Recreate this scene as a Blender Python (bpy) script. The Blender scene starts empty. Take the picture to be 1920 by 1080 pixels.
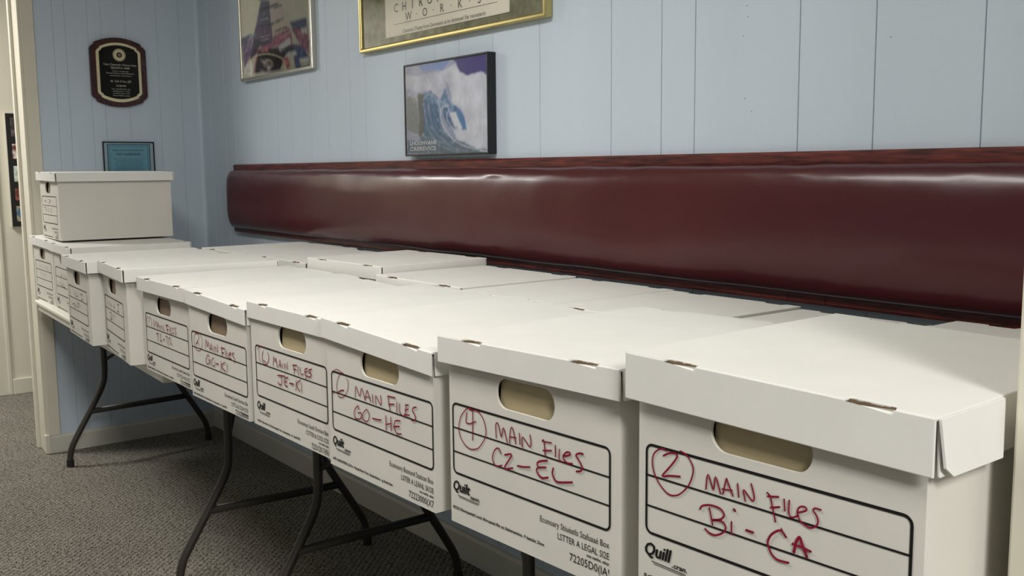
import bpy, bmesh, math, random
from mathutils import Vector, Matrix, noise
random.seed(7)
S = bpy.context.scene
COL = S.collection

# ------------------------------------------------------------------ camera
YAW, PITCH, ROLL = math.radians(52.513), math.radians(6.929), math.radians(-0.554)
F = Vector((-math.sin(YAW)*math.cos(PITCH), math.cos(YAW)*math.cos(PITCH), -math.sin(PITCH)))
r0 = F.cross(Vector((0, 0, 1))).normalized(); u0 = r0.cross(F)
R_ = math.cos(ROLL)*r0 + math.sin(ROLL)*u0
U_ = -math.sin(ROLL)*r0 + math.cos(ROLL)*u0
cam_d = bpy.data.cameras.new('camera'); cam = bpy.data.objects.new('camera', cam_d); COL.objects.link(cam)
cam_d.sensor_width = 36; cam_d.lens = 1844.997*36/1920; cam_d.clip_start = .05
M = Matrix((R_, U_, -F)).transposed().to_4x4(); M.translation = Vector((4.594, -1.699, 1.2265))
cam.matrix_world = M
S.camera = cam

# ------------------------------------------------------------------ world and exposure
W_ = bpy.data.worlds.new('world'); S.world = W_; W_.use_nodes = True
bg = W_.node_tree.nodes['Background']; bg.inputs[0].default_value = (.93, .96, 1.0, 1); bg.inputs[1].default_value = .2
S.view_settings.view_transform = 'Standard'; S.view_settings.look = 'None'
S.view_settings.gamma = 1; S.view_settings.use_curve_mapping = False
S.view_settings.exposure = 0.0
CEIL = 2.44
LAMPS = [(2.8, -1.6, 21.5), (6.2, -1.85, 108), (-0.75, -1.75, 42)]   # recessed ceiling panels: x, y, watts

# ------------------------------------------------------------------ helpers
def lin(c):
    return tuple((v/255/12.92 if v/255 <= .04045 else ((v/255+.055)/1.055)**2.4) for v in c[:3])

MATS = {}
def mat(name, rgb, rough=.6, metal=0, var=0, vscale=8, stretch=(1, 1, 1), bump=0, bscale=200, spec=.5, coat=0, emit=0, col2=None):
    if name in MATS: return MATS[name]
    m = bpy.data.materials.new(name); m.use_nodes = True; MATS[name] = m
    nt = m.node_tree; b = nt.nodes['Principled BSDF']; N = nt.nodes.new; L = nt.links.new
    c = lin(rgb) + (1,)
    b.inputs['Base Color'].default_value = c; b.inputs['Roughness'].default_value = rough
    b.inputs['Metallic'].default_value = metal; b.inputs['Specular IOR Level'].default_value = spec
    b.inputs['Coat Weight'].default_value = coat; b.inputs['Coat Roughness'].default_value = .16
    if emit:
        b.inputs['Emission Color'].default_value = c; b.inputs['Emission Strength'].default_value = emit
    tc = N('ShaderNodeTexCoord'); mp = N('ShaderNodeMapping'); mp.inputs['Scale'].default_value = stretch
    L(tc.outputs['Object'], mp.inputs[0])
    if var:
        nz = N('ShaderNodeTexNoise'); nz.inputs['Scale'].default_value = vscale; nz.inputs['Detail'].default_value = 6
        L(mp.outputs[0], nz.inputs['Vector'])
        cr = N('ShaderNodeValToRGB'); cr.color_ramp.elements[0].position = .32; cr.color_ramp.elements[1].position = .7
        cc = lin(col2) if col2 else tuple(v*(1-var) for v in c[:3])
        cr.color_ramp.elements[0].color = cc + (1,); cr.color_ramp.elements[1].color = c
        L(nz.outputs['Fac'], cr.inputs[0]); L(cr.outputs[0], b.inputs['Base Color'])
    if bump:
        n2 = N('ShaderNodeTexNoise'); n2.inputs['Scale'].default_value = bscale; n2.inputs['Detail'].default_value = 4
        L(mp.outputs[0], n2.inputs['Vector'])
        bp = N('ShaderNodeBump'); bp.inputs['Strength'].default_value = bump; bp.inputs['Distance'].default_value = .002
        L(n2.outputs['Fac'], bp.inputs['Height']); L(bp.outputs[0], b.inputs['Normal'])
    return m

def carpet_mat():
    m = bpy.data.materials.new('carpet'); m.use_nodes = True; nt = m.node_tree; N = nt.nodes.new; L = nt.links.new
    b = nt.nodes['Principled BSDF']; b.inputs['Roughness'].default_value = .95; b.inputs['Specular IOR Level'].default_value = .1
    tc = N('ShaderNodeTexCoord')
    n1 = N('ShaderNodeTexNoise'); n1.inputs['Scale'].default_value = 80; n1.inputs['Detail'].default_value = 3
    n2 = N('ShaderNodeTexNoise'); n2.inputs['Scale'].default_value = 190; n2.inputs['Detail'].default_value = 2
    n3 = N('ShaderNodeTexNoise'); n3.inputs['Scale'].default_value = 3
    for n in (n1, n2, n3): L(tc.outputs['Object'], n.inputs['Vector'])
    wv = N('ShaderNodeTexWave'); wv.inputs['Scale'].default_value = 26; wv.inputs['Distortion'].default_value = 7
    wv.inputs['Detail'].default_value = 2; wv.inputs['Detail Scale'].default_value = 6; wv.bands_direction = 'DIAGONAL'
    L(tc.outputs['Object'], wv.inputs['Vector'])
    a = N('ShaderNodeMath'); a.operation = 'MULTIPLY_ADD'; a.inputs[1].default_value = .55
    L(n1.outputs['Fac'], a.inputs[0]); L(n2.outputs['Fac'], a.inputs[2])
    a2 = N('ShaderNodeMath'); a2.operation = 'MULTIPLY_ADD'; a2.inputs[1].default_value = .24
    L(wv.outputs['Fac'], a2.inputs[0]); L(a.outputs[0], a2.inputs[2])
    cr = N('ShaderNodeValToRGB'); e = cr.color_ramp.elements
    e[0].position = .70; e[0].color = lin((52, 49, 46)) + (1,); e[1].position = 1.10; e[1].color = lin((166, 160, 148)) + (1,)
    L(a2.outputs[0], cr.inputs[0])
    mx = N('ShaderNodeMix'); mx.data_type = 'RGBA'; mx.blend_type = 'MULTIPLY'; mx.inputs[0].default_value = .35
    L(cr.outputs[0], mx.inputs[6]); L(n3.outputs['Fac'], mx.inputs[7]); L(mx.outputs[2], b.inputs['Base Color'])
    bp = N('ShaderNodeBump'); bp.inputs['Strength'].default_value = .8; bp.inputs['Distance'].default_value = .004
    L(a2.outputs[0], bp.inputs['Height']); L(bp.outputs[0], b.inputs['Normal'])
    return m

def wood_mat(name, c1, c2, rough, stretch):
    return mat(name, c1, rough=rough, var=.5, vscale=6, stretch=stretch, col2=c2, bump=.12, bscale=30)

M_WHITE = mat('white_card', (227, 226, 221), rough=.62, var=.04, vscale=14, bump=.06, bscale=60, spec=.3)
M_BODY = mat('white_card_body', (214, 211, 202), rough=.7, var=.05, vscale=9, bump=.08, bscale=45, spec=.25)
M_KRAFT = mat('kraft_card', (128, 108, 82), rough=.85, var=.25, vscale=60)
M_TAN = mat('tan_card', (180, 165, 130), rough=.8, var=.06, vscale=12)
M_TAN2 = mat('brown_card', (140, 120, 98), rough=.8, var=.2, vscale=12)
M_INK = mat('black_ink', (20, 20, 22), rough=.5, spec=.3)
M_RED = mat('red_marker', (140, 22, 52), rough=.6, spec=.2, var=.25, vscale=120)
M_BLUE = mat('blue_paint', (198, 211, 224), rough=.5, var=.05, vscale=5, stretch=(1, 1, .10), bump=.6, bscale=42, spec=.35)
M_BLUEGAP = mat('blue_groove', (158, 170, 182), rough=.8)
M_BEIGE = mat('hall_paint', (226, 220, 202), rough=.6, var=.03, vscale=3)
M_TRIM = mat('white_trim', (222, 217, 200), rough=.4, var=.03, vscale=12)
M_BASE = mat('grey_white_base', (205, 203, 192), rough=.45, var=.04, vscale=10)
M_CEIL = mat('ceiling_tile', (232, 230, 222), rough=.9, bump=.2, bscale=120)
M_CARPET = carpet_mat()
M_LEG = mat('dark_grey_steel', (62, 58, 54), rough=.42, metal=.3, bump=.05, bscale=200)
M_TABLE = mat('table_plastic', (226, 224, 214), rough=.5, bump=.1, bscale=150)
M_RUBBER = mat('black_rubber', (28, 27, 26), rough=.7)
M_WOOD = wood_mat('red_brown_wood', (118, 50, 42), (52, 18, 17), .38, (2.5, 12, 30))
M_VINYL = mat('burgundy_vinyl', (76, 22, 27), rough=.30, var=.18, vscale=2.2, bump=.18, bscale=35, spec=.4, coat=.22)
M_BLACK = mat('black_frame', (18, 18, 20), rough=.35)
M_SILVER = mat('silver_frame', (200, 195, 182), rough=.25, metal=.9)
M_GOLD = mat('brass_frame', (196, 182, 124), rough=.25, metal=.95)
M_MARBLE = mat('grey_green_mat', (164, 162, 134), rough=.6, var=.3, vscale=28, col2=(118, 118, 98))
M_PAPER = mat('cream_paper', (250, 244, 228), rough=.7)
M_PLAQUE = wood_mat('plaque_wood', (66, 20, 21), (38, 10, 11), .25, (3, 20, 4))
M_BRASS2 = mat('plaque_brass', (222, 212, 176), rough=.3, metal=.6)
M_PBLACK = mat('plaque_black', (8, 10, 9), rough=.25, spec=.2)
M_PRINT = mat('pale_print', (170, 166, 150), rough=.5)
M_TEAL = mat('teal_paper', (112, 170, 190), rough=.6, var=.1, vscale=20)
M_TEALDK = mat('teal_print', (38, 68, 84), rough=.6)
M_TEALLT = mat('pale_blue_mat', (165, 190, 196), rough=.6)
M_WHITEPRINT = mat('white_print', (250, 251, 252), rough=.6)
M_GREYPRINT = mat('grey_print', (96, 94, 90), rough=.6)
def glass_mat():
    m = bpy.data.materials.new('picture_glass'); m.use_nodes = True; nt = m.node_tree; N = nt.nodes.new; L = nt.links.new
    nt.nodes.remove(nt.nodes['Principled BSDF'])
    t = N('ShaderNodeBsdfTransparent'); g = N('ShaderNodeBsdfGlossy'); g.inputs['Roughness'].default_value = .03
    f = N('ShaderNodeFresnel'); f.inputs['IOR'].default_value = 1.45; mx = N('ShaderNodeMixShader')
    L(f.outputs[0], mx.inputs[0]); L(t.outputs[0], mx.inputs[1]); L(g.outputs[0], mx.inputs[2])
    L(mx.outputs[0], nt.nodes['Material Output'].inputs['Surface']); return m
M_GLASS = glass_mat()
def attr_mat():
    m = bpy.data.materials.new('printed_picture'); m.use_nodes = True; nt = m.node_tree
    a = nt.nodes.new('ShaderNodeAttribute'); a.attribute_name = 'Col'; b = nt.nodes['Principled BSDF']
    nt.links.new(a.outputs['Color'], b.inputs['Base Color']); b.inputs['Roughness'].default_value = .5; return m
M_PIC = attr_mat()

def obj(name, bm, m, parent=None, smooth=False, bevel=0, seg=2, keep=False):
    me = bpy.data.meshes.new(name)
    bmesh.ops.recalc_face_normals(bm, faces=bm.faces) if bm.faces and not keep else None
    bm.to_mesh(me); bm.free()
    if m: me.materials.append(m)
    o = bpy.data.objects.new(name, me); COL.objects.link(o)
    if parent: o.parent = parent
    if smooth:
        for p in me.polygons: p.use_smooth = True
    if bevel:
        b = o.modifiers.new('bevel', 'BEVEL'); b.width = bevel; b.segments = seg; b.limit_method = 'ANGLE'; b.angle_limit = math.radians(40)
    return o
def thing(name, label, cat, loc=(0, 0, 0), rz=0, group=None):
    o = bpy.data.objects.new(name, None); COL.objects.link(o); o.location = loc; o.rotation_euler = (0, 0, rz)
    o.empty_display_size = .05
    o['label'] = label; o['category'] = cat
    if group: o['group'] = group
    return o
def struct(name, bm, m, parent=None, **k):
    o = obj(name, bm, m, parent, **k); o['kind'] = 'structure'; return o
def box(bm, x0, y0, z0, x1, y1, z1, mx=None):
    vs = [bm.verts.new((x, y, z)) for x in (x0, x1) for y in (y0, y1) for z in (z0, z1)]
    for f in ((0, 1, 3, 2), (4, 6, 7, 5), (0, 4, 5, 1), (2, 3, 7, 6), (0, 2, 6, 4), (1, 5, 7, 3)): bm.faces.new([vs[i] for i in f])
    if mx is not None: bmesh.ops.transform(bm, matrix=mx, verts=vs)
    return vs
def nb(): return bmesh.new()
def prism(bm, pts, a, b, plane='xz'):
    """extrude a polygon given in a plane between two offsets; plane xz -> y, yz -> x, xy -> z"""
    def P(u, v, w): return {'xz': (u, w, v), 'yz': (w, u, v), 'xy': (u, v, w)}[plane]
    A = [bm.verts.new(P(u, v, a)) for u, v in pts]; B = [bm.verts.new(P(u, v, b)) for u, v in pts]
    n = len(pts)
    bm.faces.new(A); bm.faces.new(B[::-1])
    for i in range(n): bm.faces.new((A[i], B[i], B[(i+1) % n], A[(i+1) % n]))
    return A + B
def ring(bm, outer, inner, a, b, plane='xz'):
    """a plate with a hole; outer and inner loops have the same number of points"""
    def P(u, v, w): return {'xz': (u, w, v), 'yz': (w, u, v), 'xy': (u, v, w)}[plane]
    V = [[bm.verts.new(P(u, v, w)) for u, v in loop] for loop in (outer, inner) for w in (a, b)]
    n = len(outer)
    for i in range(n):
        j = (i+1) % n
        for p, q in ((V[0], V[2]), (V[1], V[3]), (V[0], V[1]), (V[2], V[3])):
            bm.faces.new((p[i], p[j], q[j], q[i]))
def stadium(cx, cz, w, h, n=7, r=None):
    r = r or h/2; pts = []
    for sx, sz, a0 in ((1, 1, 0), (-1, 1, 90), (-1, -1, 180), (1, -1, 270)):
        for k in range(n):
            a = math.radians(a0 + 90*k/(n-1)); pts.append((cx+sx*(w/2-r)+r*math.cos(a), cz+sz*(h/2-r)+r*math.sin(a)))
    return pts
def square_loop(x0, z0, x1, z1, cx, cz, loop):
    """points on a rectangle's outline matching a loop's directions, corners included"""
    res = []
    n = len(loop)//4
    C = [(x1, z1), (x0, z1), (x0, z0), (x1, z0)]
    for q in range(4):
        c = C[q]; nxt = loop[q*n:(q+1)*n]
        for k, (u, v) in enumerate(nxt):
            t = k/(n-1)
            # walk: start on the vertical/horizontal side, hit the corner mid-way
            if q == 0: p = (x1, v+(z1-v)*min(1, 2*t)) if t <= .5 else (x1+(u-x1)*(2*t-1), z1)
            if q == 1: p = (u+(x0-u)*min(1, 2*t), z1) if t <= .5 else (x0, z1+(v-z1)*(2*t-1))
            if q == 2: p = (x0, v+(z0-v)*min(1, 2*t)) if t <= .5 else (x0+(u-x0)*(2*t-1), z0)
            if q == 3: p = (u+(x1-u)*min(1, 2*t), z0) if t <= .5 else (x1, z0+(v-z0)*(2*t-1))
            res.append(p)
    return res
def tube(bm, pts, r, n=12, cap=True):
    pts = [Vector(p) for p in pts]; rings = []
    up = Vector((1, 0, 0)) if abs((pts[1]-pts[0]).normalized().x) < .9 else Vector((0, 0, 1))
    for i, p in enumerate(pts):
        t = (pts[min(i+1, len(pts)-1)] - pts[max(i-1, 0)]).normalized()
        a = (up - t*up.dot(t)).normalized(); b = t.cross(a)
        rings.append([bm.verts.new(p + r*(math.cos(k*2*math.pi/n)*a + math.sin(k*2*math.pi/n)*b)) for k in range(n)])
    for A, B in zip(rings, rings[1:]):
        for k in range(n): bm.faces.new((A[k], A[(k+1) % n], B[(k+1) % n], B[k]))
    if cap: bm.faces.new(rings[0][::-1]); bm.faces.new(rings[-1])
def smooth_path(P, n=6):
    """Catmull-Rom through the points"""
    P = [Vector(p) for p in P]
    if len(P) < 3: return P
    out = []
    for i in range(len(P)-1):
        p0, p1, p2, p3 = P[max(i-1, 0)], P[i], P[i+1], P[min(i+2, len(P)-1)]
        for k in range(n):
            t = k/n
            out.append(.5*((2*p1) + (p2-p0)*t + (2*p0-5*p1+4*p2-p3)*t*t + (3*p1-p0-3*p2+p3)*t**3))
    out.append(P[-1]); return out
def ribbon(bm, pts, w, y, closed=False, plane='xz'):
    """flat stroke of width w with rounded ends along 2D points"""
    def P(u, v): return {'xz': (u, y, v), 'yz': (y, u, v)}[plane]
    n = len(pts); L = []; Rr = []
    for i in range(n):
        a = pts[(i-1) % n] if closed else pts[max(i-1, 0)]; b = pts[(i+1) % n] if closed else pts[min(i+1, n-1)]
        dx, dz = b[0]-a[0], b[1]-a[1]; l = math.hypot(dx, dz) or 1
        nx, nz = -dz/l*w/2, dx/l*w/2
        L.append(bm.verts.new(P(pts[i][0]+nx, pts[i][1]+nz))); Rr.append(bm.verts.new(P(pts[i][0]-nx, pts[i][1]-nz)))
    for i in range(n if closed else n-1):
        j = (i+1) % n
        bm.faces.new((L[i], L[j], Rr[j], Rr[i]))
    if not closed:
        for k in (0, n-1):
            c = [bm.verts.new(P(pts[k][0]+w/2*math.cos(a*math.pi/4), pts[k][1]+w/2*math.sin(a*math.pi/4))) for a in range(8)]
            bm.faces.new(c)
FONT_CACHE = {}
def text_into(bm, s, x, z, h, y, width=None, align='L', shear=0, bold=0, plane='xz', slope=0, fat=0):
    if fat:
        sg = -1 if plane == 'xz' else 1
        for k, (dx, dz) in enumerate(((-fat, 0), (fat, 0), (0, fat*.6), (0, -fat*.6))): text_into(bm, s, x+dx, z+dz, h, y+sg*.00006*(k+1), width, align, shear, 0, plane, slope)
    """flat lettering laid on a vertical face: cap height h, optional forced width"""
    key = (s, shear, bold)
    if key not in FONT_CACHE:
        c = bpy.data.curves.new('lettering', 'FONT'); c.body = s; c.size = 1; c.shear = shear; c.offset = bold; c.resolution_u = 2
        o = bpy.data.objects.new('lettering', c); me = bpy.data.meshes.new_from_object(o)
        FONT_CACHE[key] = ([tuple(v.co) for v in me.vertices], [tuple(p.vertices) for p in me.polygons])
        bpy.data.objects.remove(o); bpy.data.curves.remove(c); bpy.data.meshes.remove(me)
    V, Fc = FONT_CACHE[key]
    if not V: return
    x0 = min(v[0] for v in V); x1 = max(v[0] for v in V); sc = h/.7
    sx = width/(x1-x0) if width else sc
    off = {'L': 0, 'R': -(x1-x0)*sx, 'C': -(x1-x0)*sx/2}[align]
    vs = []
    for v in V:
        u = x+off+(v[0]-x0)*sx; w = z+v[1]*sc+slope*(u-x)
        vs.append(bm.verts.new((u, y, w) if plane == 'xz' else (y, u, w)))
    for f in Fc:
        try: bm.faces.new([vs[i] for i in f])
        except ValueError: pass
def inside(px, pz, P):
    c = False; n = len(P); j = n-2
    for i in range(0, n, 2):
        xi, zi, xj, zj = P[i], P[i+1], P[j], P[j+1]
        if (zi > pz) != (zj > pz) and px < (xj-xi)*(pz-zi)/(zj-zi)+xi: c = not c
        j = i
    return c
def painted(name, x0, z0, x1, z1, y, nx, nz, fn, parent, plane='xz', soft=0):
    """printed picture: one flat sheet whose colours are a drawn design"""
    V = []; Cc = []; Fc = []
    for j in range(nz+1):
        for i in range(nx+1):
            x = x0+(x1-x0)*i/nx; z = z0+(z1-z0)*j/nz
            V.append((x, y, z) if plane == 'xz' else (y, x, z)); Cc.append(lin(fn(x, z)) + (1,))
    for _ in range(soft):
        G = Cc; Cc = []
        for j in range(nz+1):
            for i in range(nx+1):
                q = [G[jj*(nx+1)+ii] for jj in (max(j-1, 0), j, min(j+1, nz)) for ii in (max(i-1, 0), i, min(i+1, nx))]
                Cc.append((sum(c[0] for c in q)/9, sum(c[1] for c in q)/9, sum(c[2] for c in q)/9, 1))
    for j in range(nz):
        for i in range(nx):
            a = j*(nx+1)+i; Fc.append((a, a+1, a+nx+2, a+nx+1) if plane == 'xz' else (a, a+1, a+nx+2, a+nx+1))
    me = bpy.data.meshes.new(name); me.from_pydata(V, [], Fc)
    at = me.color_attributes.new('Col', 'FLOAT_COLOR', 'POINT')
    at.data.foreach_set('color', [c for q in Cc for c in q])
    me.materials.append(M_PIC); o = bpy.data.objects.new(name, me); COL.objects.link(o)
    if parent: o.parent = parent
    return o

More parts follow.
